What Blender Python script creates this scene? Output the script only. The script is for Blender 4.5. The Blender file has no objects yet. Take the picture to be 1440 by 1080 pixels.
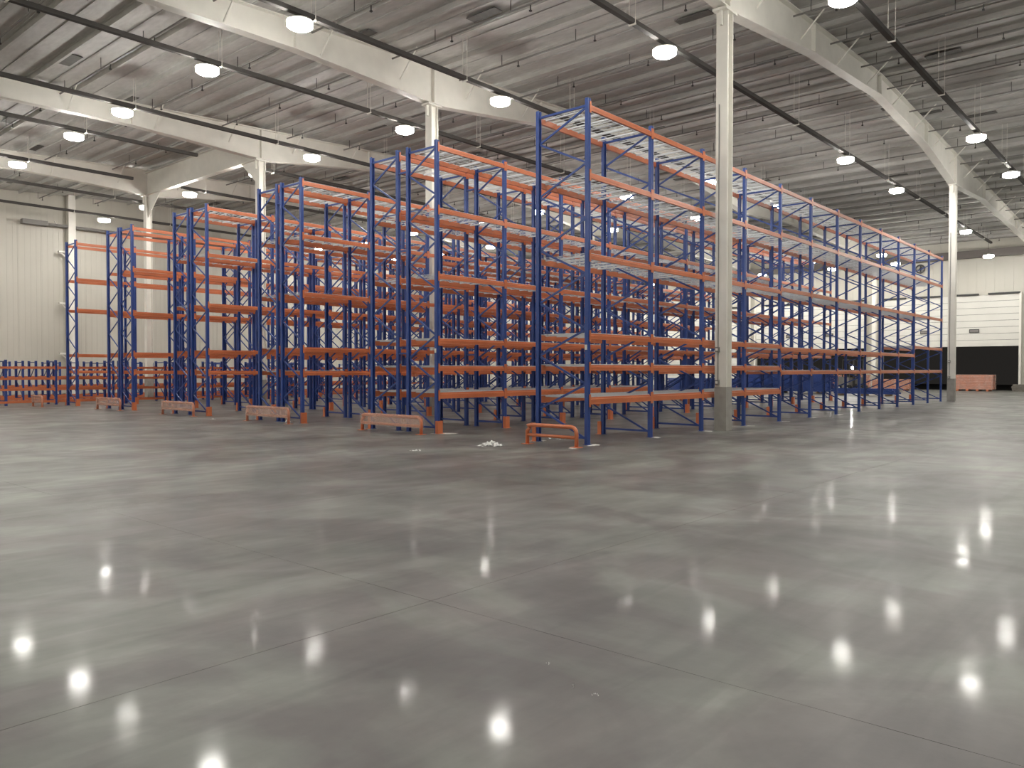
import bpy, math, random
from mathutils import Vector, Matrix
random.seed(7)
sc = bpy.context.scene
COL = sc.collection
R = math.radians

# ------------------------------------------------------------------ camera, world, exposure
# World frame: x runs along the rack rows (away from the camera), y runs across them, z up, metres.
cam_d = bpy.data.cameras.new('camera'); cam = bpy.data.objects.new('camera', cam_d); COL.objects.link(cam)
cam_d.sensor_width = 36.0; cam_d.sensor_fit = 'HORIZONTAL'; cam_d.lens = 36.0 * 1109 / 1440
cam_d.clip_end = 400
cam.location = (-12.85, -9.14, 1.5)
cam.rotation_euler = (R(90 - 1.03), 0, R(41.0 - 90))
sc.camera = cam
w = bpy.data.worlds.new('night'); sc.world = w; w.use_nodes = True
w.node_tree.nodes['Background'].inputs[0].default_value = (0.6, 0.55, 0.5, 1)
w.node_tree.nodes['Background'].inputs[1].default_value = 0.015
sc.view_settings.view_transform = 'Standard'; sc.view_settings.look = 'None'
sc.view_settings.gamma = 1; sc.view_settings.use_curve_mapping = False
sc.view_settings.exposure = 1.0
LAMP_POWER = 84.0          # emission strength of every high-bay lens

# ------------------------------------------------------------------ materials
def mat(name, col, rough=0.5, metal=0.0, spec=0.5, var=0.0, vscale=3.0, stretch=(1, 1, 1), bump=0.0, bscale=20, rvar=0.0, coat=0):
    m = bpy.data.materials.new(name); m.use_nodes = True
    nt = m.node_tree; b = nt.nodes['Principled BSDF']
    b.inputs['Base Color'].default_value = (*col, 1)
    b.inputs['Roughness'].default_value = rough; b.inputs['Metallic'].default_value = metal
    b.inputs['Specular IOR Level'].default_value = spec
    if coat: b.inputs['Coat Weight'].default_value = coat
    if var or bump or rvar:
        g = nt.nodes.new('ShaderNodeNewGeometry')
        mp = nt.nodes.new('ShaderNodeMapping'); mp.inputs['Scale'].default_value = stretch
        nt.links.new(g.outputs['Position'], mp.inputs['Vector'])
    if var:
        n = nt.nodes.new('ShaderNodeTexNoise'); n.inputs['Scale'].default_value = vscale; n.inputs['Detail'].default_value = 6
        nt.links.new(mp.outputs[0], n.inputs['Vector'])
        r = nt.nodes.new('ShaderNodeMapRange'); r.inputs[1].default_value = 0.3; r.inputs[2].default_value = 0.7
        r.inputs[3].default_value = 1 - var; r.inputs[4].default_value = 1 + var
        nt.links.new(n.outputs[0], r.inputs[0])
        mx = nt.nodes.new('ShaderNodeVectorMath'); mx.operation = 'SCALE'; mx.inputs[0].default_value = col
        nt.links.new(r.outputs[0], mx.inputs['Scale']); nt.links.new(mx.outputs[0], b.inputs['Base Color'])
        if rvar:
            r2 = nt.nodes.new('ShaderNodeMapRange'); r2.inputs[1].default_value = 0.3; r2.inputs[2].default_value = 0.7
            r2.inputs[3].default_value = max(0.02, rough - rvar); r2.inputs[4].default_value = rough + rvar
            nt.links.new(n.outputs[0], r2.inputs[0]); nt.links.new(r2.outputs[0], b.inputs['Roughness'])
    if bump:
        n2 = nt.nodes.new('ShaderNodeTexNoise'); n2.inputs['Scale'].default_value = bscale
        nt.links.new(mp.outputs[0], n2.inputs['Vector'])
        bp = nt.nodes.new('ShaderNodeBump'); bp.inputs['Strength'].default_value = bump; bp.inputs['Distance'].default_value = 0.02
        nt.links.new(n2.outputs[0], bp.inputs['Height']); nt.links.new(bp.outputs[0], b.inputs['Normal'])
    return m

BLUE = mat('blue_paint', (0.032, 0.068, 0.25), 0.33, 0.0, 0.5, var=0.12, vscale=2)
ORANGE = mat('orange_paint', (0.56, 0.17, 0.075), 0.28, 0.0, 0.5, var=0.1, vscale=2)
WIRE = mat('galvanised_wire', (0.62, 0.64, 0.66), 0.4, 0.3)
GALV = mat('galvanised_steel', (0.5, 0.5, 0.5), 0.4, 0.8)
WHITE = mat('white_paint', (0.56, 0.545, 0.49), 0.45, var=0.05, vscale=1.2)
COLW = mat('column_paint', (0.74, 0.72, 0.66), 0.55, var=0.05, vscale=2)
COLG = mat('grey_base_paint', (0.33, 0.315, 0.285), 0.5, var=0.12, vscale=5)
WALLP = mat('wall_cladding', (0.52, 0.50, 0.44), 0.5, var=0.04, vscale=0.4)
DOORW = mat('door_white', (0.66, 0.65, 0.60), 0.4, var=0.03, vscale=1)
DARK = mat('dark_metal', (0.035, 0.033, 0.032), 0.5)
TRAY = mat('tray_grey', (0.085, 0.08, 0.076), 0.8, spec=0.1)
PIPE = mat('pipe_grey', (0.20, 0.19, 0.18), 0.5)
PATCH = mat('dark_facing', (0.12, 0.115, 0.105), 0.7, var=0.15, vscale=6)
DARKB = mat('dark_brown_steel', (0.10, 0.085, 0.078), 0.6)
RUBBER = mat('rubber', (0.012, 0.012, 0.012), 0.7)
ASPH = mat('asphalt', (0.02, 0.02, 0.02), 0.9, var=0.2, vscale=4)
TIMBER = mat('timber', (0.22, 0.15, 0.08), 0.7, var=0.2, vscale=8)
TIMBERG = mat('weathered_timber', (0.17, 0.155, 0.13), 0.7, var=0.2, vscale=8)
SEAM = mat('joint_filler', (0.06, 0.06, 0.055), 0.8)
YEL = mat('forklift_paint', (0.18, 0.17, 0.16), 0.4)
PLATEY = mat('load_plate', (0.7, 0.68, 0.62), 0.5)
DUST = mat('concrete_dust', (0.60, 0.59, 0.55), 0.9, var=0.15, vscale=12)
PINKF = mat('wrapped_steel', (0.52, 0.22, 0.14), 0.3, var=0.15, vscale=9)

def ceil_mat():
    m = bpy.data.materials.new('roof_facing'); m.use_nodes = True
    nt = m.node_tree; b = nt.nodes['Principled BSDF']; b.inputs['Roughness'].default_value = 0.6
    g = nt.nodes.new('ShaderNodeNewGeometry')
    def noise(scale, st, lo, hi):
        mp = nt.nodes.new('ShaderNodeMapping'); mp.inputs['Scale'].default_value = st
        nt.links.new(g.outputs['Position'], mp.inputs['Vector'])
        n = nt.nodes.new('ShaderNodeTexNoise'); n.inputs['Scale'].default_value = scale; n.inputs['Detail'].default_value = 5
        nt.links.new(mp.outputs[0], n.inputs['Vector'])
        r = nt.nodes.new('ShaderNodeMapRange'); r.inputs[1].default_value = 0.35; r.inputs[2].default_value = 0.65
        r.inputs[3].default_value = lo; r.inputs[4].default_value = hi
        nt.links.new(n.outputs[0], r.inputs[0]); return r
    a = noise(1.0, (2.2, 0.25, 1), 0.1, 0.9); c = noise(0.12, (1, 1, 1), 0.9, 1.08); d = noise(9.0, (1, .3, 1), 0.92, 1.06)
    rp = nt.nodes.new('ShaderNodeMix'); rp.data_type = 'RGBA'
    rp.inputs[6].default_value = (0.46, 0.445, 0.425, 1); rp.inputs[7].default_value = (0.53, 0.525, 0.50, 1)
    nt.links.new(a.outputs[0], rp.inputs[0])
    v = nt.nodes.new('ShaderNodeVectorMath'); v.operation = 'SCALE'
    mu = nt.nodes.new('ShaderNodeMath'); mu.operation = 'MULTIPLY'
    nt.links.new(c.outputs[0], mu.inputs[0]); nt.links.new(d.outputs[0], mu.inputs[1])
    nt.links.new(rp.outputs[2], v.inputs[0]); nt.links.new(mu.outputs[0], v.inputs['Scale'])
    nt.links.new(v.outputs[0], b.inputs['Base Color'])
    return m
CEIL = ceil_mat()

def floor_mat():
    m = bpy.data.materials.new('polished_concrete'); m.use_nodes = True
    nt = m.node_tree; b = nt.nodes['Principled BSDF']
    b.inputs['Specular IOR Level'].default_value = 0.35
    g = nt.nodes.new('ShaderNodeNewGeometry')
    def noise(scale, st, lo, hi, rot=0, det=6, dist=0.0, a0=0.35, a1=0.65):
        mp = nt.nodes.new('ShaderNodeMapping'); mp.inputs['Scale'].default_value = st; mp.inputs['Rotation'].default_value = (0, 0, rot)
        nt.links.new(g.outputs['Position'], mp.inputs['Vector'])
        n = nt.nodes.new('ShaderNodeTexNoise'); n.inputs['Scale'].default_value = scale; n.inputs['Detail'].default_value = det
        n.inputs['Distortion'].default_value = dist
        nt.links.new(mp.outputs[0], n.inputs['Vector'])
        r = nt.nodes.new('ShaderNodeMapRange'); r.inputs[1].default_value = a0; r.inputs[2].default_value = a1
        r.inputs[3].default_value = lo; r.inputs[4].default_value = hi
        nt.links.new(n.outputs[0], r.inputs[0]); return r.outputs[0]
    def mul(x, y):
        mu = nt.nodes.new('ShaderNodeMath'); mu.operation = 'MULTIPLY'
        nt.links.new(x, mu.inputs[0]); nt.links.new(y, mu.inputs[1]); return mu.outputs[0]
    big = noise(0.30, (1, 1, 1), 0.80, 1.20, det=12, dist=1.6, a0=0.4, a1=0.6)
    sw1 = noise(0.8, (0.4, 1.6, 1), 0.88, 1.12, rot=0.5, det=10, dist=2.0, a0=0.4, a1=0.6)
    fine = noise(9, (1, 1, 1), 0.97, 1.03)
    dark = noise(0.13, (1, 1, 1), 0.88, 1.08, det=3)
    scr = noise(1.3, (0.25, 1.8, 1), 1.0, 1.16, rot=-0.35, det=7, dist=1.8, a0=0.56, a1=0.72)
    tyre = noise(1.6, (0.12, 2.4, 1), 0.90, 1.0, rot=0.95, det=6, dist=0.6, a0=0.38, a1=0.46)
    f = mul(mul(mul(mul(big, sw1), fine), mul(dark, scr)), tyre)
    hue = noise(0.5, (1, 1, 1), 0, 1, rot=1.1, det=10, dist=2.0, a0=.42, a1=.58)
    mixc = nt.nodes.new('ShaderNodeMix'); mixc.data_type = 'RGBA'
    mixc.inputs[6].default_value = (0.110, 0.102, 0.096, 1); mixc.inputs[7].default_value = (0.150, 0.156, 0.138, 1)
    nt.links.new(hue, mixc.inputs[0])
    v = nt.nodes.new('ShaderNodeVectorMath'); v.operation = 'SCALE'; nt.links.new(mixc.outputs[2], v.inputs[0])
    nt.links.new(f, v.inputs['Scale']); nt.links.new(v.outputs[0], b.inputs['Base Color'])
    r = noise(0.5, (1, 1, 1), 0.36, 0.50, det=5, dist=0.3, a0=.25, a1=.75)
    nt.links.new(r, b.inputs['Roughness'])
    cw = noise(1.1, (1, 1, 1), 0.02, 0.20, det=9, dist=1.6)
    nt.links.new(cw, b.inputs['Coat Weight']); b.inputs['Coat Roughness'].default_value = 0.09
    n2 = nt.nodes.new('ShaderNodeTexNoise'); n2.inputs['Scale'].default_value = 4; n2.inputs['Detail'].default_value = 5
    nt.links.new(g.outputs['Position'], n2.inputs['Vector'])
    bp = nt.nodes.new('ShaderNodeBump'); bp.inputs['Strength'].default_value = 0.3; bp.inputs['Distance'].default_value = 0.01
    nt.links.new(n2.outputs[0], bp.inputs['Height']); nt.links.new(bp.outputs[0], b.inputs['Normal'])
    return m
FLOOR = floor_mat()

def emis(name, col, s):
    m = bpy.data.materials.new(name); m.use_nodes = True
    nt = m.node_tree; nt.nodes.clear()
    e = nt.nodes.new('ShaderNodeEmission'); e.inputs[0].default_value = (*col, 1); e.inputs[1].default_value = s
    o = nt.nodes.new('ShaderNodeOutputMaterial'); nt.links.new(e.outputs[0], o.inputs[0]); return m
LENS = emis('lamp_lens', (1.0, 0.97, 0.91), LAMP_POWER)
HEADL = emis('headlamp', (1.0, 0.98, 0.95), 160)

def film_mat(name, col, amt, rough=0.15):
    m = bpy.data.materials.new(name); m.use_nodes = True
    nt = m.node_tree; b = nt.nodes['Principled BSDF']
    b.inputs['Base Color'].default_value = (*col, 1); b.inputs['Roughness'].default_value = rough
    g = nt.nodes.new('ShaderNodeNewGeometry')
    n = nt.nodes.new('ShaderNodeTexNoise'); n.inputs['Scale'].default_value = 2.6; n.inputs['Detail'].default_value = 3
    nt.links.new(g.outputs['Position'], n.inputs['Vector'])
    r = nt.nodes.new('ShaderNodeMapRange'); r.inputs[1].default_value = 0.3; r.inputs[2].default_value = 0.7
    r.inputs[3].default_value = amt * 0.6; r.inputs[4].default_value = min(1, amt * 1.4)
    nt.links.new(n.outputs[0], r.inputs[0]); nt.links.new(r.outputs[0], b.inputs['Alpha'])
    bp = nt.nodes.new('ShaderNodeBump'); bp.inputs['Strength'].default_value = 0.15
    nt.links.new(n.outputs[0], bp.inputs['Height']); nt.links.new(bp.outputs[0], b.inputs['Normal'])
    return m
FILM = film_mat('shrink_wrap', (0.85, 0.60, 0.50), 0.26)
SCRAP = film_mat('plastic_scrap', (0.9, 0.9, 0.88), 0.85, 0.2)

# ------------------------------------------------------------------ mesh helpers
class MB:
    def __init__(s): s.v = []; s.f = []
    def box(s, x0, y0, z0, x1, y1, z1):
        n = len(s.v)
        s.v += [(x0,y0,z0),(x1,y0,z0),(x1,y1,z0),(x0,y1,z0),(x0,y0,z1),(x1,y0,z1),(x1,y1,z1),(x0,y1,z1)]
        s.f += [tuple(n+i for i in q) for q in ((0,3,2,1),(4,5,6,7),(0,1,5,4),(1,2,6,5),(2,3,7,6),(3,0,4,7))]
        return s
    def bar(s, p, q, w, h=None, up=(0, 0, 1)):
        h = h or w; p = Vector(p); q = Vector(q); d = (q - p).normalized(); u = Vector(up)
        if abs(d.dot(u)) > 0.98: u = Vector((1, 0, 0))
        a = d.cross(u).normalized() * w / 2; b = a.cross(d).normalized() * h / 2
        n = len(s.v)
        for c in (p, q):
            for e in (-a-b, a-b, a+b, -a+b): s.v.append(tuple(c + e))
        s.f += [tuple(n+i for i in r) for r in ((3,2,1,0),(4,5,6,7),(0,1,5,4),(1,2,6,5),(2,3,7,6),(3,0,4,7))]
        return s
    def tube(s, pts, r, seg=8, cap=True):
        pts = [Vector(p) for p in pts]; n0 = len(s.v); prev = None
        for i, p in enumerate(pts):
            d = (pts[min(i+1, len(pts)-1)] - pts[max(i-1, 0)]).normalized()
            if prev is None:
                u = Vector((0, 0, 1)) if abs(d.z) < 0.9 else Vector((1, 0, 0))
                a = d.cross(u).normalized()
            else: a = (prev - d * prev.dot(d)).normalized()
            prev = a; b = d.cross(a)
            for k in range(seg):
                t = 2 * math.pi * k / seg; s.v.append(tuple(p + (a * math.cos(t) + b * math.sin(t)) * r))
        for i in range(len(pts) - 1):
            for k in range(seg):
                k2 = (k + 1) % seg
                s.f.append((n0+i*seg+k, n0+i*seg+k2, n0+(i+1)*seg+k2, n0+(i+1)*seg+k))
        if cap:
            s.f.append(tuple(n0 + k for k in reversed(range(seg)))); m = n0 + (len(pts)-1)*seg
            s.f.append(tuple(m + k for k in range(seg)))
        return s
    def lathe(s, prof, seg=20, c=(0, 0, 0)):
        n0 = len(s.v)
        for r, z in prof:
            for k in range(seg):
                t = 2 * math.pi * k / seg; s.v.append((c[0] + r * math.cos(t), c[1] + r * math.sin(t), c[2] + z))
        for i in range(len(prof) - 1):
            for k in range(seg):
                k2 = (k + 1) % seg; s.f.append((n0+i*seg+k, n0+i*seg+k2, n0+(i+1)*seg+k2, n0+(i+1)*seg+k))
        s.f.append(tuple(n0 + k for k in reversed(range(seg)))); m = n0 + (len(prof)-1)*seg
        s.f.append(tuple(m + k for k in range(seg)))
        return s
    def prism(s, poly, axis, a0, a1):
        """poly in the two other axes (in cyclic order), extruded along axis from a0 to a1"""
        n0 = len(s.v); m = len(poly)
        for a in (a0, a1):
            for (u, v) in poly:
                p = [0, 0, 0]; p[axis] = a; p[(axis+1) % 3] = u; p[(axis+2) % 3] = v; s.v.append(tuple(p))
        s.f.append(tuple(n0 + i for i in reversed(range(m)))); s.f.append(tuple(n0 + m + i for i in range(m)))
        for i in range(m):
            j = (i + 1) % m; s.f.append((n0+i, n0+j, n0+m+j, n0+m+i))
        return s
    def mesh(s, name, m, smooth=False):
        me = bpy.data.meshes.new(name); me.from_pydata(s.v, [], s.f); me.materials.append(m)
        if smooth:
            for p in me.polygons: p.use_smooth = len(p.vertices) == 4
        me.update(); return me

def link(name, me, parent=None, loc=(0, 0, 0), rz=0):
    o = bpy.data.objects.new(name, me); COL.objects.link(o)
    o.location = loc; o.rotation_euler = (0, 0, rz)
    if parent: o.parent = parent
    return o
def build(mb, name, m, parent=None, loc=(0, 0, 0), rz=0, smooth=False):
    return link(name, mb.mesh(name, m, smooth), parent, loc, rz)
def tag(o, label=None, cat=None, group=None, kind=None):
    if label: o['label'] = label
    if cat: o['category'] = cat
    if group: o['group'] = group
    if kind: o['kind'] = kind
    return o
def thing(name, label, cat, loc=(0, 0, 0), rz=0, group=None):
    return tag(link(name, None, None, loc, rz), label, cat, group)
def structure(o): o['kind'] = 'structure'; return o

# ------------------------------------------------------------------ room shell
X0, X1, Y0, Y1 = -19.2, 53.4, -43.0, 41.5
def zc(x):                                     # underside of the roof sheet
    if x <= 17.5: return 12.35 - (17.5 - x) * 0.048
    return 12.35 - (x - 17.5) * 0.036
PITCH = 10.46; PY = -0.28
COLX = [5.31, 29.31, 53.0, -18.7]
ROWY = [PY + PITCH * k for k in range(-3, 4)]

fl = structure(build(MB().box(X0, Y0, -0.30, X1, Y1, -0.05), 'floor', SEAM))
xs = [-9.35 + 6.0 * k for k in range(-1, 10)]; xs = [X0] + xs + [X1]
ys = [-5.4 + 5.23 * k for k in range(-7, 9)]; ys = [Y0] + ys + [Y1]
G = 0.0018
for i in range(len(xs) - 1):
    for j in range(len(ys) - 1):
        a, b_, c, d = xs[i] + G, xs[i+1] - G, ys[j] + G, ys[j+1] - G
        if b_ - a < 0.1 or d - c < 0.1: continue
        build(MB().box(a, c, -0.05, b_, d, 0), 'floor_slab', FLOOR, fl)

# ceiling: sheet with purlins and pressed ribs
cl = MB()
for a, b_ in ((X0, 17.5), (17.5, X1)):
    cl.prism([(zc(a), a), (zc(b_), b_), (zc(b_) + .15, b_), (zc(a) + .15, a)], 1, Y0, Y1)
ceiling = structure(build(cl, 'ceiling', CEIL))
pur = MB()
pur.box(-.006, Y0 + .3, -.17, .006, Y1 - .3, 0); pur.box(-.006, Y0 + .3, -.178, .075, Y1 - .3, -.168); pur.box(-.075, Y0 + .3, -.012, .0, Y1 - .3, 0)
pur_me = pur.mesh('purlin', CEIL)
seam = MB().box(-.035, Y0 + .3, -.03, .035, Y1 - .3, 0).mesh('seam_rib', CEIL)
x = X0 + .8
while x < X1 - .5:
    link('purlin', pur_me, ceiling, (x, 0, zc(x) - .001))
    link('seam_rib', seam, ceiling, (x + .75, 0, zc(x + .75) - .001))
    x += 1.5

def wall(name, x0, y0, x1, y1, z0, z1): return structure(build(MB().box(x0, y0, z0, x1, y1, z1), name, WALLP))
wl = wall('wall_left', X0, Y1, X1 + .3, Y1 + .25, 0, 12.5)
wall('wall_right', X0, Y0 - .25, X1 + .3, Y0, 0, 12.5)
wall('wall_back', X0 - .25, Y0 - .25, X0, Y1 + .25, 0, 12.5)
# ribbed cladding panels on the left wall
pm = MB().box(0, -.03, 0.1, 1.195, 0, 11.9)
for k in range(4): pm.box(.06 + k*.3, -.040, .1, .12 + k*.3, -.03, 11.9)
pme = pm.mesh('wall_panel', WALLP)
k = 0
while -19 + 1.2 * k < X1 - 1.2:
    link('wall_panel', pme, wl, (-19 + 1.2 * k, Y1, 0)); k += 1

# far wall with the dock doors
fw = MB()
openings = []
for k in range(3):
    l0 = PY + PITCH * k
    openings.append((l0 + .75, l0 + PITCH - .55))
TOPD = 6.95
fw.box(X1, Y0, TOPD, X1 + .25, Y1, 12.5)
prev = Y0
for a, b_ in openings:
    fw.box(X1, prev, 0, X1 + .25, a, TOPD); prev = b_
fw.box(X1, prev, 0, X1 + .25, Y1, TOPD)
wfar = structure(build(fw, 'wall_far', WALLP))
fp = MB().box(-.03, 0, 0, 0, 1.16, 4.2).box(-.045, .55, 0, -.03, .60, 4.2).mesh('wall_panel', WALLP)
yy = -12.0
while yy < 40.3:
    link('wall_panel', fp, wfar, (X1, yy, 7.15)); yy += 1.17
build(MB().box(0, Y0, 0, .3, Y1, .55), 'eave_beam', DARKB, wfar, (X1 - 1.0, 0, 9.62))
for kk, (a, b_) in enumerate(openings):
    door = structure(link('door_%d' % (kk + 1), None, None, (X1 - .06, (a + b_) / 2, 0)))
    W = (b_ - a) / 2 + .05
    zlo = 3.2 if kk < 2 else 0.02
    n = 8 if kk < 2 else 14
    ph = (TOPD - zlo) / n
    P = MB().box(-.05, -W, .018, 0, W, ph).box(-.065, -W, ph * .45, -.05, W, ph * .5).mesh('door_panel', DOORW)
    for i in range(n): link('door_panel', P, door, (0, 0, zlo + i * ph))
    if kk < 2:
        for s in (-1.75, 1.55):
            wd = build(MB().box(-.085, s - .32, 0, -.04, s + .32, .27), 'door_window', DARK, door, (0, 0, 4.22))
            build(MB().box(-.089, s - .27, .05, -.084, s + .27, .22), 'pane', PIPE, wd)
    for s in (-1, 1): build(MB().box(-.16, s * W - .07, 0, .0, s * W + .07, TOPD + .1), 'door_track', COLW, door)
    hd = [(-W, -W + 2.0), (-W + 2.6, -.4), (.5, 2.4), (2.9, W)] if kk == 0 else [(-W, -1), (-.2, W - 1)]
    for (p, q) in hd: build(MB().box(-.2, p, TOPD + .02, -.02, q, TOPD + .13), 'header_seal', DARK, door)
structure(build(MB().box(X1 + .25, Y0, -.3, X1 + 30, Y1 + 10, -.06), 'ground', ASPH))
# baseboard kerb along the far wall
bb = MB(); prev = Y0
for a, b_ in openings: bb.box(X1 - .12, prev, 0, X1 - .001, a - .1, .3); prev = b_ + .1
structure(build(bb, 'baseboard_far', COLG))

# ------------------------------------------------------------------ columns and roof beams
def beam_bottom(x):
    pts = [(-19.2, 9.8), (-12, 10.2), (-6, 10.4), (0, 10.5), (4.9, 10.32), (5.8, 10.32), (11, 10.95), (17.5, 11.4), (24, 11.0), (29.0, 10.27), (29.7, 10.27), (36, 10.65), (46, 10.35), (54, 10.1)]
    for (a, za), (b_, zb) in zip(pts, pts[1:]):
        if a <= x <= b_: return za + (zb - za) * (x - a) / (b_ - a)
    return 10.3
A = 0.15
colm = MB()
H = 10.3
colm.box(-A, -A, 0, -A + .022, A, H).box(A - .022, -A, 0, A, A, H).box(-A + .022, -.05, 0, A - .022, .05, H)
COLM = colm.mesh('shaft', COLW)
BASEM = MB().box(-A - .008, -A - .008, 0, A + .008, A + .008, 1.08).mesh('painted_base', COLG)
CAPM = MB().box(-.3, -A - .03, H - .06, .3, A + .03, H - .005).box(-.24, -.03, H - .4, -A, .03, H - .06).box(A, -.03, H - .4, .24, .03, H - .06).mesh('cap_plate', COLW)
ordn = {0: 'nearest', 1: 'middle', 2: 'far'}
col_labels = {
 (0, 3): 'tall white steel column with grey base outside the nearest rack, largest of all columns',
 (0, 4): 'white steel column rising through the third rack row from the right',
 (0, 5): 'white steel column left of centre with a cross girder leading left from its top',
 (0, 6): 'white steel column far left behind the last racks, at the left end of the cross girder',
 (1, 3): 'white steel column with grey base past the right end of the nearest rack, before the dock doors',
 (2, 3): 'white steel column against the far wall at the right edge of the right dock door',
 (2, 4): 'white steel column against the far wall between the two open dock doors',
}
for i, cx in enumerate([5.31, 29.31, 53.0]):
    for j, cy in enumerate(ROWY):
        if j < 3 and i < 2: continue
        if j < 2: continue
        lb = col_labels.get((i, j), 'white steel column in the %s cross line, %s' % (['near', 'middle', 'far wall'][i],
              {2: 'beyond the right edge of the picture', 4: 'standing just past the end of the third rack row', 5: 'second inward from the right-hand line of columns', 6: 'closest to the left wall', 3: 'right-hand line'}[j]))
        if i == 1 and j == 5: lb = 'white steel column in the middle cross line, past the fifth rack row'
        if i == 1 and j == 4: lb = 'white steel column in the middle cross line, past the end of the third rack row'
        if i == 2 and j == 5: lb = 'white steel column on the far wall between the second open door and the closed door'
        t = thing('steel_column', lb, 'column', (cx, cy, 0), 0, 'white steel columns')
        link('shaft', COLM, t); link('painted_base', BASEM, t); link('cap_plate', CAPM, t)
        if i < 2 and j in (3,):
            cd = build(MB().tube([(-A - .015, .06, 1.25), (-A - .015, .06, 8)], .012, 6), 'conduit', PIPE, t)
            for zz in ((2.0, 1.19) if i == 0 else (1.9, 1.15)):
                sb = build(MB().box(-A - .07, .02, zz - .06, -A, .12, zz + .06), 'switch_box', PIPE, t)
                build(MB().box(-A - .078, .04, zz - .03, -A - .07, .10, zz + .03), 'cover', COLW, sb)
# wall columns along the left wall
for i, cx in enumerate((5.31, 29.31)):
    t = thing('wall_column', 'grey-white steel column standing against the left wall, %s one' % ['the near bracketed', 'the farther'][i], 'column', (cx, 41.1, 0), 0, 'wall columns')
    build(MB().box(-.2, -.17, 0, .2, -.14, 12).box(-.2, .14, 0, .2, .17, 12).box(-.03, -.14, 0, .03, .14, 12), 'shaft', COLW, t)
    for zz in (8.35, 5.35, 2.4):
        build(MB().box(-.7, -.1, zz, -.2, .1, zz + .1).bar((-.55, 0, zz), (-.2, 0, zz - .35), .06), 'bracket', COLW, t)

beam_names = {3: 'white haunched roof beam over the nearest column, curving away at upper right', 4: 'white haunched roof beam running across upper centre to the third rack row',
              5: 'white haunched roof beam at upper left ending over the column left of centre', 6: 'white haunched roof beam over the far left column, nearest the left wall',
              2: 'white haunched roof beam outside the picture to the right'}
XS = [-19.1, -12, -6, 0, 4.9, 5.8, 8.4, 11, 14, 17.5, 21, 24, 26.5, 29.0, 29.7, 32, 36, 41, 46, 50, 53.3]
for j, cy in enumerate(ROWY):
    if j not in beam_names: continue
    t = thing('roof_beam', beam_names[j], 'beam', (0, cy, 0), 0, 'haunched roof beams')
    web = MB(); bf = MB(); tf = MB()
    for a, b_ in zip(XS, XS[1:]):
        za, zb = beam_bottom(a), beam_bottom(b_); ta, tb = zc(a) - .185, zc(b_) - .185
        web.prism([(za, a), (zb, b_), (tb, b_), (ta, a)], 1, -.012, .012)
        bf.prism([(za - .0, a), (zb - .0, b_), (zb + .03, b_), (za + .03, a)], 1, -.16, .16)
        tf.prism([(ta - .03, a), (tb - .03, b_), (tb, b_), (ta, a)], 1, -.16, .16)
    build(web, 'web', COLW, t); build(bf, 'bottom_flange', COLW, t); build(tf, 'top_flange', COLW, t)
    st = MB()
    for sx in (-12, -6, 0, 5.31, 11, 17.5, 24, 29.31, 36, 46): st.box(sx - .01, -.14, beam_bottom(sx) + .03, sx + .01, .14, zc(sx) - .22)
    build(st, 'stiffener', COLW, t)
    xk = -17.2
    while xk < 50:
        for s in (-1, 1):
            zb = max(beam_bottom(xk) + .06, zc(xk) - 1.0)
            build(MB().bar((xk, s * .15, zb), (xk, s * .95, zc(xk) - .19), .035), 'fly_brace', COLW, t)
        xk += 3.0
t = thing('cross_girder', 'white cross girder joining the tops of the two left columns', 'beam', (5.31, (ROWY[5] + ROWY[6]) / 2, 0))
L = PITCH / 2 - .03
build(MB().box(-.012, -L, 10.35, .012, L, 11.42).box(-.14, -L, 10.32, .14, L, 10.35).box(-.14, -L, 11.42, .14, L, 11.45), 'girder_web', COLW, t)
for s in (-1, 1):
    build(MB().prism([(s * (L - .02), 9.2), (s * (L - 1.4), 10.32), (s * (L - .02), 10.32)][::(-1 if s < 0 else 1)], 0, -.012, .012), 'haunch', COLW, t)

# sprinkler pipes
ORD = 'first second third fourth fifth sixth seventh eighth ninth tenth eleventh twelfth thirteenth fourteenth fifteenth sixteenth seventeenth eighteenth nineteenth twentieth twenty-first twenty-second twenty-third twenty-fourth twenty-fifth'.split()
k = 0; x = -14.4
while x < 52:
    z = zc(x) - .36
    t = thing('sprinkler_pipe', 'thin dark sprinkler pipe across the roof, %s counted from the camera' % ORD[k], 'pipe', (x, 0, z), 0, 'sprinkler pipes')
    build(MB().tube([(0, -14, 0), (0, 41, 0)], .028, 6), 'pipe_run', PIPE, t)
    hh = MB(); y = -13.5
    while y < 41:
        hh.box(-.012, y - .012, -.16, .012, y + .012, 0); hh.box(-.03, y - .03, -.2, .03, y + .03, -.16); hh.box(-.008, y + .7, 0, .008, y + .716, .42); y += 3.0
    tag(build(hh, 'sprinkler_head', DARK, t), kind='stuff')
    x += 3.0; k += 1
# dark lights in the roof facing
rng = random.Random(4)
PM = MB().box(-.17, -.55, -.02, .17, .55, 0).mesh('roof_patch', PATCH)
x = X0 + .8
i = 0
while x < X1 - 3:
    if x > -14:
        for y in range(-12, 40, 3):
            if rng.random() < .22:
                link('roof_patch', PM, ceiling, (x + .38 + rng.choice((0, .75)), y + rng.uniform(-1, 1), zc(x + .4) - .03))
    x += 1.5

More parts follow.
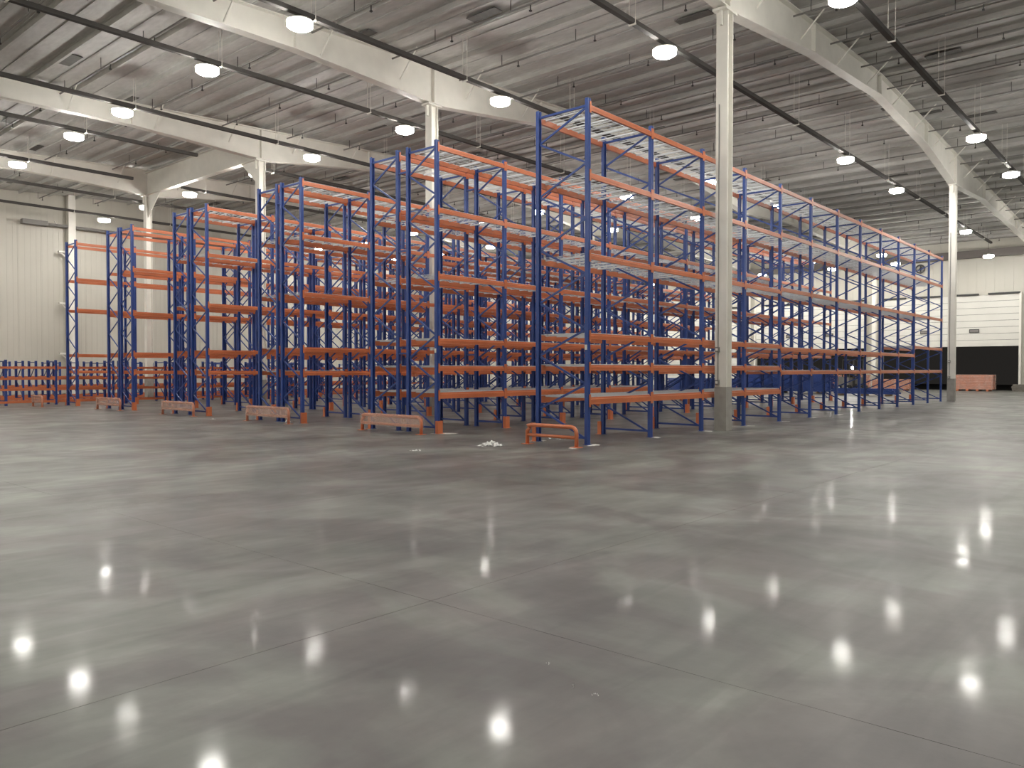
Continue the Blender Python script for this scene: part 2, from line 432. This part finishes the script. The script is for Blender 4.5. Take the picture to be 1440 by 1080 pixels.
# ------------------------------------------------------------------ cable trays and lamps
LY = [-19.2, -13.4, -8.6, -2.9, 1.74, 7.65, 12.2, 17.8, 21.9, 27.9, 32.6, 37.9]
tray_name = {-8.6: 'over the right floor', -2.9: 'right of the nearest column', 1.74: 'above the right-hand rack', 7.65: 'above the second aisle',
             12.2: 'above the third rack row', 17.8: 'above the fourth rack row', 21.9: 'above the fifth rack row', 27.9: 'above the low stored frames',
             32.6: 'second from the left wall', 37.9: 'nearest the left wall', -13.4: 'second from the far right wall', -19.2: 'nearest the far right wall'}
TZ = 10.29
for y in LY:
    if y < -15: continue
    t = thing('cable_tray', 'long dark cable tray hung under the roof %s' % tray_name[y], 'cable tray', (0, y, TZ), 0, 'cable trays')
    segs = [(-18.5, 3.2), (5.5, 50.2)] if 20 < y < 31 else [(-18.5, 50.2)]
    for a, b_ in segs:
        build(MB().box(a, -.07, -.06, b_, .07, -.045).box(a, -.07, -.045, b_, -.06, .06).box(a, .06, -.045, b_, .07, .06), 'tray_channel', TRAY, t)
        xx = a + 1.2
        while xx < b_:
            build(MB().bar((xx, -.1, -.07), (xx, .1, -.07), .04).bar((xx, -.09, -.07), (xx, -.09, zc(xx) - TZ - .2), .012).bar((xx, .09, -.07), (xx, .09, zc(xx) - TZ - .2), .012), 'hanger', COLW, t)
            xx += 5.4
HOUS = MB().lathe([(.32, -.04), (.33, -.02), (.31, .0), (.12, .02), (.10, .05), (.08, .09)], 20).mesh('housing', COLW, True)
LENSM = MB().lathe([(.02, -.20), (.25, -.19), (.31, -.15), (.315, -.04)], 20).mesh('diffuser', LENS, True)
RODM = MB().bar((0, 0, .08), (0, 0, .131), .03).mesh('hook', DARK)
lamp_x = [-16.0, -1.5, 5.9, 20.3, 27.5, 42.3, 49.3]
order = ['first', 'second', 'third', 'fourth', 'fifth', 'sixth', 'seventh', 'eighth']
nvis = 0
for y in LY:
    vis = [x for x in lamp_x if x > -10]
    for x in lamp_x:
        xx = x
        if x == 42.3 and y != 1.74 and y > 0: xx = 45.9
        zl = 10.1 if xx < 44 else (9.6 if xx < 47 else 9.35)
        if y < -15 and x > 10: continue
        if x < -10: lb = 'glowing lamp %s, %s behind the camera' % (tray_name[y], order[lamp_x.index(x)])
        else: lb = 'glowing round lamp %s, %s from the camera end' % (tray_name[y], order[vis.index(x)])
        t = thing('high_bay_lamp', lb, 'lamp', (xx, y, zl), 0, 'high-bay lamps')
        link('housing', HOUS, t); link('diffuser', LENSM, t)
        build(MB().bar((0, 0, .08), (0, 0, TZ - zl - .059), .02), 'hook', DARK, t) if xx > 44 else link('hook', RODM, t)

# ------------------------------------------------------------------ pallet racks
BAY = 2.39; POSTH = 6.88; PW = .095; PD = .075
def post_mesh(h, name='post'):
    a, d = PW / 2, PD
    m = MB()   # omega section with a grooved face, open at the back
    prof = [(-a, 0), (-.018, 0), (-.012, .012), (.012, .012), (.018, 0), (a, 0), (a, d), (a - .02, d), (a - .02, .025), (-a + .02, .025), (-a + .02, d), (-a, d)]
    m.prism(prof, 2, 0, h); return m.mesh(name, BLUE)
POST = post_mesh(POSTH)
def frame_kit(D):
    f = MB()
    f.bar((0, PD * .6, .14), (0, D - PD * .6, .14), .03, .045)
    for y in (0, D - PD): f.box(-.07, y - .03 if y == 0 else y - .02, 0, .07, y + PD + .02 if y == 0 else y + PD + .03, .008).box(-.012, y + PD * .4, 0, .012, y + PD * .6 + .01, .16)
    ts = MB().bar((0, PD * .6, 6.74), (0, D - PD * .6, 6.74), .03, .045).mesh('top_strut', BLUE)
    e = .05
    bd = MB().bar((.0, PD * .7, 0), (.0, D - PD * .7, -.54), .022, .04).mesh('diagonal_brace', BLUE)
    bu = MB().bar((.0, D - PD * .7, 0), (.0, PD * .7, -.58), .022, .04).mesh('diagonal_brace', BLUE)
    return f.mesh('upright_frame', BLUE), bd, bu, ts
kits = {}
def upright(parent, x, y, D):
    if D not in kits: kits[D] = frame_kit(D)
    fm, bd, bu, ts = kits[D]
    f = link('upright_frame', fm, parent, (x, y, 0))
    link('top_strut', ts, f)
    link('post', POST, f, (0, 0, 0))
    link('post', POST, f, (0, D, 0), math.pi)
    z = 6.72
    for k in range(6):
        link('diagonal_brace', bd, f, (0, 0, z)); link('diagonal_brace', bu, f, (0, 0, z - .53)); z -= 1.1
    return f
def beam_mesh(h):
    L = BAY - PW
    m = MB()                                         # step section: y outward negative
    m.prism([(0, 0), (.048, 0), (.048, h), (.020, h), (.020, h - .032), (0, h - .04)], 0, .004, L - .004)
    # hooked end connectors
    for x0, x1 in ((-.046, .004), (L - .004, L + .046)):
        m.box(x0, -.006, -.05, x1, .004, h + .06)
    # pressed lip line
    m.box(.01, -.004, h * .45, L - .01, 0, h * .55)
    return m.mesh('beam', ORANGE)
BEAM = beam_mesh(.115); BEAML = beam_mesh(.145)
def deck_mesh(D):
    m = MB(); W = (BAY - PW) / 2 - .02
    y0, y1 = .03, D - .03
    n = 6
    for i in range(n):
        y = y0 + (y1 - y0) * i / (n - 1); m.box(0, y - .004, .0, W, y + .004, .008)
    for i in range(9):
        x = .005 + (W - .01) * i / 8; m.box(x - .0045, y0, .008, x + .0045, y1, .016)
    for i in range(3):
        x = W * (.16 + .34 * i); m.box(x - .011, y0 + .01, -.028, x + .011, y1 - .01, -.0)
    return m.mesh('wire_deck', WIRE)
decks = {}
GUARD = MB()
GUARD.box(-.055, -.075, 0, .055, -.055, .30).box(-.075, -.075, 0, -.055, .02, .30).box(.055, -.075, 0, .075, .02, .30).box(-.10, -.11, 0, .10, -.03, .008)
GUARD = GUARD.mesh('foot_guard', ORANGE)
SPC = MB().bar((0, 0, 0), (0, 1, 0), .03, .05)
def rack_side(t, y, D, bays, levels, deck_ok, guard_front, guard_back, skip_front=(), off=0):
    for i in range(bays + 1):
        upright(t, i * BAY, y, D)
        if guard_front: link('foot_guard', GUARD, t, (i * BAY, y, 0))
        if guard_back: link('foot_guard', GUARD, t, (i * BAY, y + D, 0), math.pi)
    if D not in decks: decks[D] = deck_mesh(D)
    Lb = BAY - PW
    for i in range(bays):
        xl = i * BAY + PW / 2
        for k, (zcn, low) in enumerate(levels(i)):
            bm, h = (BEAML, .145) if low else (BEAM, .115)
            z = zcn - h / 2
            if i not in skip_front: link('beam', bm, t, (xl, y - .008, z))
            link('beam', bm, t, (xl + Lb, y + D + .008, z), math.pi)
            if deck_ok(i, zcn) and i not in skip_front:
                for q in range(2):
                    link('wire_deck', decks[D], t, (xl + .01 + q * (Lb / 2), y, z + h + .002))
def L1(i):
    top = [(3.76, 0), (5.36, 0), (6.70, 0)]
    if i < 4: return [(.88, 1), (1.54, 0), (2.17, 0)] + top
    top = [(3.84, 0), (5.43, 0), (6.72, 0)]
    if i < 10: return [(1.42, 0), (2.10, 0)] + top
    return [(1.42, 0), (2.46, 0)] + top
def L2(i):
    if i < 4: return [(.89, 1), (1.53, 0), (2.18, 0), (3.70, 0), (5.25, 0), (6.72, 0)]
    return [(1.42, 0), (2.10, 0), (3.7, 0), (5.25, 0), (6.72, 0)]
def L3(i): return [(1.40, 0), (2.08, 0), (3.62, 0), (5.24, 0), (6.73, 0)]
def L4(i): return [(1.40, 0), (2.09, 0), (3.60, 0), (5.22, 0), (6.73, 0)]
def L6(i): return [(1.41, 0), (2.10, 0), (3.98, 0), (5.24, 0), (6.71, 0)]
rr = random.Random(11)
def always(i, z): return True
def upper(i, z): return z > 3 or rr.random() < .4
def some(i, z): return z > 6 or (z > 3 and rr.random() < .25)
def few(i, z): return z > 6 and i > 2
def never(i, z): return False
specs = [
 ('single pallet rack row nearest the camera, blue posts, orange beams, decks on every level', [(0, 1.33)], 12, L1, always, ()),
 ('double pallet rack row next to the nearest row, blue posts and orange beams', [(4.33, 1.07), (5.70, 1.07)], 11, L2, always, ()),
 ('double pallet rack row, third from the right, a white column rising through it', [(9.80, 1.04), (11.0, 1.04)], 11, L3, upper, ()),
 ('double blue and orange pallet rack row, fourth from the right, left of centre', [(15.09, 1.07), (16.30, 1.07)], 11, L4, some, ()),
 ('double blue and orange pallet rack row just right of the last single row', [(20.60, 1.05), (21.75, 1.05)], 11, L4, few, (2,)),
 ('single blue and orange pallet rack row farthest left, without decks', [(25.90, 1.06)], 11, L6, never, ()),
]
for si, (lb, sides, bays, lv, dk, skip) in enumerate(specs):
    t = thing('pallet_rack', lb, 'rack', (0, 0, 0), 0, 'rows of pallet racking')
    y_base = sides[0][0]; t.location = (0, y_base, 0)
    for q, (y, D) in enumerate(sides):
        d0 = dk
        if si == 2 and q == 0:
            d0 = (lambda i, z, f=dk: False if i == 2 else f(i, z))
        rack_side(t, y - y_base, D, bays, lv, d0, (q == 0 and si > 0), (q == len(sides) - 1), skip if q == 0 else ())
    if len(sides) == 2:
        g0 = sides[0][0] + sides[0][1] - y_base; g1 = sides[1][0] - y_base
        sm = MB().bar((0, g0, 0), (0, g1, 0), .05, .04).mesh('row_spacer', BLUE)
        for i in range(bays + 1):
            for z in (1.9, 4.4, 6.3): link('row_spacer', sm, t, (i * BAY, 0, z))
    # small load plate on the first post
    if si in (0, 1, 4):
        build(MB().box(-.062, .012, 0, -.05, .062, .10), 'load_plate', PLATEY, t, (0, 0, 1.9))

# ------------------------------------------------------------------ end guards
def end_guard(y0, y1, x, h, label, panel, col=ORANGE):
    t = thing('end_guard', label, 'guard rail', (x, (y0 + y1) / 2, 0), 0, 'end guards in front of the racks')
    a = (y1 - y0) / 2 - .04; r = .04; c = .12; z = h - r
    pts = [(0, -a, .005)]
    pts += [(0, -a, z - c)] + [(0, -a + c * (1 - math.cos(R(t_))), z - c + c * math.sin(R(t_))) for t_ in (30, 60)] + [(0, -a + c, z)]
    pts += [(0, a - c, z)] + [(0, a - c * (1 - math.sin(R(90 - t_))), z - c + c * math.sin(R(90 - t_))) for t_ in (30, 60)] + [(0, a, z - c), (0, a, .005)]
    build(MB().tube(pts, r, 12), 'bent_tube', col, t, smooth=True)
    build(MB().tube([(0, -a, h * .44), (0, a, h * .44)], r * .85, 12), 'lower_rail', col, t, smooth=True)
    for s in (-1, 1): build(MB().box(-.09, s * a - .09, 0, .09, s * a + .09, .01), 'base_plate', col, t)
    if panel:
        build(MB().box(-.05, -a - .03, h * .35, -.047, a + .03, h + .005).box(.047, -a - .03, h * .35, .05, a + .03, h + .005).box(-.05, -a - .03, h + .0, .05, a + .03, h + .004), 'wrap_film', FILM, t)
    return t
end_guard(-.16, 1.15, -.58, .43, 'bright orange two-rail tube guard in front of the right-hand rack end', False)
end_guard(4.38, 6.62, -.46, .43, 'orange two-rail tube guard in front of the second rack row, partly film-wrapped', True)
end_guard(9.78, 12.0, -.46, .46, 'salmon film-wrapped guard in front of the third rack row', True, PINKF)
end_guard(15.15, 17.35, -.46, .46, 'salmon film-wrapped guard in front of the fourth rack row', True, PINKF)
end_guard(20.65, 22.75, -.46, .46, 'salmon film-wrapped guard in front of the fifth rack row', True, PINKF)
end_guard(25.95, 27.05, -1.3, .46, 'short film-wrapped guard at far left before the last single rack', True, PINKF)

# ------------------------------------------------------------------ low stored racks at the left
LP = post_mesh(1.92)
lowt = MB().bar((0, .05, 1.85), (0, .95, 1.85), .03, .04).mesh('top_strut', BLUE)
lowf = MB().bar((0, .05, .2), (0, .95, .2), .03, .04).mesh('upright_frame', BLUE)
lowd = MB().bar((0, .06, 0), (0, .94, -.75), .022, .04).mesh('diagonal_brace', BLUE)
lowu = MB().bar((0, .94, 0), (0, .06, -.75), .022, .04).mesh('diagonal_brace', BLUE)
lowb = MB().box(0, 0, 0, 2.3, .045, .09).box(0, -.006, -.04, .05, 0, .13).box(2.25, -.006, -.04, 2.3, 0, .13).mesh('beam', ORANGE)
rl = random.Random(5)
names = ['front', 'second', 'third']
for r_, (y, a, b_) in enumerate(((28.1, -12.0, 24), (32.2, -12.0, 22), (36.0, -12.0, 22))):
    t = thing('low_rack', 'head-high run of blue and orange low racks by the left wall, %s from the racking' % names[r_], 'rack', (a, y, 0), 0, 'low racks by the left wall')
    x = 0
    while a + x < b_:
        for dx in (0, .35 + rl.random() * .3) if rl.random() < .75 else (0,):
            f = link('upright_frame', lowf, t, (x + dx, 0, 0))
            link('top_strut', lowt, f); link('post', LP, f); link('post', LP, f, (0, 1.0, 0), math.pi)
            link('diagonal_brace', lowd, f, (0, 0, 1.75)); link('diagonal_brace', lowu, f, (0, 0, 1.0))
        if a + x + 2.39 < b_ + 2:
            for z in (.1, .62, 1.08, 1.55):
                link('beam', lowb, t, (x + .045, -.012, z)); link('beam', lowb, t, (x + 2.345, 1.012, z), math.pi)
        x += 2.39

# ------------------------------------------------------------------ things at the far end
def beam_bundle(loc, rz, nx, nz, label, L=2.4, film=True):
    t = thing('beam_bundle', label, 'bundle', loc, rz, 'wrapped bundles of orange beams')
    bm = MB().box(0, -L / 2, 0, .1, L / 2, .105).box(-.004, -L / 2, -.0, 0, -L / 2 + .05, .105).mesh('stacked_beam', ORANGE)
    for i in range(nx):
        for k in range(nz):
            link('stacked_beam', bm, t, (-nx * .055 + i * .11, (i * 7 + k * 3) % 5 * .01, .13 + k * .113))
    pl = MB().box(-nx * .055, -L * .42, 0, nx * .055, -L * .38 + .06, .128).mesh('pallet_runner', ORANGE)
    for s in range(4): link('pallet_runner', pl, t, (0, s * L * .26, 0))
    if film:
        w_ = nx * .055 + .02; hz = .13 + nz * .113 + .01; l_ = L / 2 + .06
        build(MB().box(-w_, -l_, .12, -w_ + .003, l_, hz).box(w_, -l_, .12, w_ + .003, l_, hz).box(-w_, -l_, hz, w_, l_, hz + .003).box(-w_, -l_ - .003, .12, w_, -l_, hz).box(-w_, l_, .12, w_, l_ + .003, hz), 'shrink_wrap', FILM, t)
    return t
beam_bundle((51.0, 2.85, 0), 0, 10, 9, 'film-wrapped bundle of orange beams standing before the right dock door')
beam_bundle((44.5, 9.3, 0), 0, 10, 9, 'film-wrapped bundle of orange beams left of the forklift, seen through the nearest rack')
beam_bundle((48.5, 7.6, 0), 0, 8, 6, 'small film-wrapped bundle of orange beams near the column between the doors')

def frame_pile(loc, rz, n, L, label):
    t = thing('frame_stack', label, 'stack', loc, rz, 'stacks of blue frames')
    m = MB()
    for s in (0, 1.07 - PD): m.box(-L / 2, s, 0, L / 2, s + PD, PW)
    x = -L / 2; side = 0
    while x < L / 2 - .6:
        m.bar((x, .06 if side else 1.0, .04), (x + .58, 1.0 if side else .06, .04), .03); x += .58; side ^= 1
    me = m.mesh('stacked_frame', BLUE)
    for k in range(n): link('stacked_frame', me, t, ((k * 37 % 11 - 5) * .02, (k * 23 % 7 - 3) * .012, .12 + k * .102))
    bl = MB().box(-.05, -.05, 0, .05, 1.12, .118).mesh('timber_bearer', TIMBER)
    for s in (-1, 0, 1): link('timber_bearer', bl, t, (s * L * .38, 0, 0))
    return t
frame_pile((38.5, 11.4, 0), R(90), 12, 6.2, 'tall stack of blue upright frames lying on bearers beyond the rack ends')
frame_pile((36.4, 15.4, 0), R(90), 8, 6.2, 'lower stack of blue upright frames farther left beyond the rack ends')
frame_pile((35.6, 5.4, 0), R(90), 3, 3.4, 'low flat stack of blue frames lying behind the nearest rack')

# pallets at the right edge
t = thing('pallet_stack', 'short stack of weathered grey pallets at the right edge of the far wall', 'pallets', (51.4, -.1, 0), 0)
for k in range(4):
    p = MB()
    for i in range(5): p.box(-.5, -.6 + i * .275, .10, .5, -.5 + i * .275, .122)
    for i in range(3): p.box(-.5 + i * .45, -.6, 0, -.4 + i * .45, .6, .1)
    build(p, 'pallet', TIMBERG, t, (.02 * (k % 2), .03 * (k % 3), k * .124))

# forklift with its headlamp on
t = thing('forklift', 'dark forklift with one headlamp on, behind the far bays of the nearest rack', 'forklift', (40.6, 7.7, 0), R(221))
bd = MB().prism([(-.55, .25), (.55, .25), (.55, 1.0), (-.55, 1.0)], 0, -.9, .35)
bd.box(-1.25, -.55, .3, -.75, .55, 1.05).box(-.75, -.5, .3, -.2, .5, .9)
build(bd, 'chassis', YEL, t)
build(MB().box(-1.45, -.5, .3, -1.25, .5, 1.0), 'counterweight', DARK, t)
gd = MB()
for sx in (-.85, .3):
    for sy in (-.48, .48): gd.bar((sx, sy, 1.0), (sx * .85, sy, 2.15), .06)
for i in range(7): gd.bar((-.75 + i * .17, -.5, 2.15), (-.75 + i * .17, .5, 2.15), .04)
gd.bar((-.75, -.48, 2.15), (.27, -.48, 2.15), .06).bar((-.75, .48, 2.15), (.27, .48, 2.15), .06)
build(gd, 'overhead_guard', DARK, t)
build(MB().box(-.7, -.25, 1.0, -.2, .25, 1.12).box(-.75, -.25, 1.1, -.65, .25, 1.6), 'seat', RUBBER, t)
ms = MB()
for sy in (-.32, .32): ms.box(.5, sy - .05, .1, .62, sy + .05, 2.2)
for z in (.4, 1.2, 2.1): ms.box(.52, -.32, z, .6, .32, z + .08)
build(ms, 'mast', DARK, t)
for sy in (-.22, .22): build(MB().box(.62, sy - .05, .06, 1.7, sy + .05, .10).box(.62, sy - .05, .06, .66, sy + .05, .6), 'fork', DARK, t)
for sx in (-1.0, .28):
    for sy in (-.52, .52):
        s = 1 if sy > 0 else -1
        wv = MB().tube([(sx, sy - s * .1, .26), (sx, sy + s * .1, .26)], .26, 20)
        wo = build(wv, 'wheel', RUBBER, t)
        build(MB().tube([(sx, sy + s * .1, .26), (sx, sy + s * .112, .26)], .13, 14), 'hub', COLW, wo)
hl = build(MB().tube([(.36, -.4, 1.63), (.46, -.4, 1.63)], .09, 14), 'headlamp', DARK, t)
build(MB().tube([(.461, -.4, 1.63), (.468, -.4, 1.63)], .08, 14), 'headlamp_glass', HEADL, hl)

# wall fan over the doors
t = thing('wall_fan', 'round dark fan mounted high on the far wall above the left open door', 'fan', (X1 - .1, 6.95, 9.2), 0)
ring = MB()
for k in range(20):
    a0, a1 = 2 * math.pi * k / 20, 2 * math.pi * (k + 1) / 20
    ring.bar((-.1, .3 * math.cos(a0), .3 * math.sin(a0)), (-.1, .3 * math.cos(a1), .3 * math.sin(a1)), .05, .1)
build(ring, 'ring', DARK, t)
for k in range(5):
    a0 = 2 * math.pi * k / 5
    build(MB().bar((-.1, .04 * math.cos(a0), .04 * math.sin(a0)), (-.12, .27 * math.cos(a0), .27 * math.sin(a0)), .1, .015), 'blade', DARK, t)
build(MB().tube([(-.2, 0, 0), (.07, 0, 0)], .06, 12).box(.04, -.05, -.35, .08, .05, .35), 'motor', DARK, t)

# long rail on the left wall
t = thing('wall_duct', 'long dark pipe with a pale end box running high along the left wall', 'pipe', (3.0, 41.05, 9.9), 0)
build(MB().tube([(1.0, 0, 0), (46, 0, 0)], .09, 8), 'pipe_run', PIPE, t)
build(MB().box(-.3, -.2, -.12, 1.0, .2, .14), 'end_box', PIPE, t)
for k in range(9): build(MB().bar((1.5 + k * 5, 0, .08), (1.5 + k * 5, .3, .3), .04), 'bracket', COLW, t)

# ------------------------------------------------------------------ litter on the floor
def scrap(x, y, r, h, label, seed, n=26):
    g = random.Random(seed); m = MB()
    for k in range(n):
        a = g.uniform(0, 6.28); d = r * g.random() ** .8; cx, cy = d * math.cos(a), d * math.sin(a)
        hh = h * (1 - d / r) + .01; s = r * g.uniform(.12, .3)
        b = len(m.v); ta = g.uniform(0, 6.28)
        m.v += [(cx + s * math.cos(ta), cy + s * math.sin(ta), .003), (cx + s * math.cos(ta + 2.1), cy + s * math.sin(ta + 2.1), .004 + hh * g.random()),
                (cx + s * .8 * math.cos(ta + 4), cy + s * .8 * math.sin(ta + 4), .004 + hh * .4 * g.random()), (cx + g.uniform(-.3, .3) * s, cy + g.uniform(-.3, .3) * s, hh)]
        m.f += [(b, b+1, b+3), (b+1, b+2, b+3), (b+2, b, b+3), (b, b+2, b+1)]
    o = build(m, 'plastic_scrap', SCRAP, None, (x, y, 0)); tag(o, label, 'litter', 'scraps of wrap on the floor')
def px(X, Yp):  # floor point under a pixel of the photograph, used while laying out
    p = R(1.03); rx = (X - 720) / 1109; rz = (540 - Yp) / 1109
    fy, fz = math.cos(p) + math.sin(p) * rz, math.cos(p) * rz - math.sin(p)
    k = -1.5 / fz; cx, cy = rx * k, fy * k; a = R(41.0)
    return (-12.85 + cy * math.cos(a) + cx * math.sin(a), -9.14 + cy * math.sin(a) - cx * math.cos(a))
scrap(*px(691, 627), .24, .11, 'crumpled heap of clear plastic wrap on the floor left of the bright orange guard', 1, 40)
scrap(*px(585, 634), .12, .03, 'small flat scrap of clear wrap in front of the second guard', 2, 12)
scrap(*px(785, 617), .22, .07, 'loose clear wrap lying under the bright orange guard', 3, 26)
scrap(*px(405, 594), .15, .1, 'little ball of wrap by the right leg of the third guard', 4, 14)
scrap(*px(299, 590), .1, .03, 'dark-edged scrap on the floor beside the fourth guard', 5, 8)
scrap(*px(837, 979), .018, .006, 'tiny white chip on the foreground floor, the lowest of three', 6, 5)
scrap(*px(806, 966), .014, .006, 'tiny white chip on the foreground floor, the middle of three', 7, 5)
scrap(*px(771, 935), .016, .006, 'tiny white chip on the foreground floor, the highest of three', 8, 5)
def dust(x, y, r, seed, label):
    g = random.Random(seed); n = 18; m = MB()
    poly = [(r * g.uniform(.6, 1.1) * 1.7 * math.cos(6.283 * k / n), r * g.uniform(.6, 1.1) * math.sin(6.283 * k / n)) for k in range(n)]
    m.prism(poly, 2, .0005, .002); o = build(m, 'dust_patch', DUST, None, (x, y, 0), R(20 + seed * 31))
    tag(o, label, 'dust', 'drilling dust round the post feet')
for k in range(7):
    dust(k * BAY + .05, -.06, .13, k, 'pale drilling dust at the foot of the %s outer post of the nearest rack' % order[k])
dust(.12, 4.2, .2, 21, 'patch of pale dust at the near foot of the second rack row')
dust(.05, 1.36, .12, 22, 'patch of pale dust at the rear near foot of the nearest rack')
dust(-.62, -.1, .12, 23, 'patch of pale dust at the right foot of the bright orange guard')
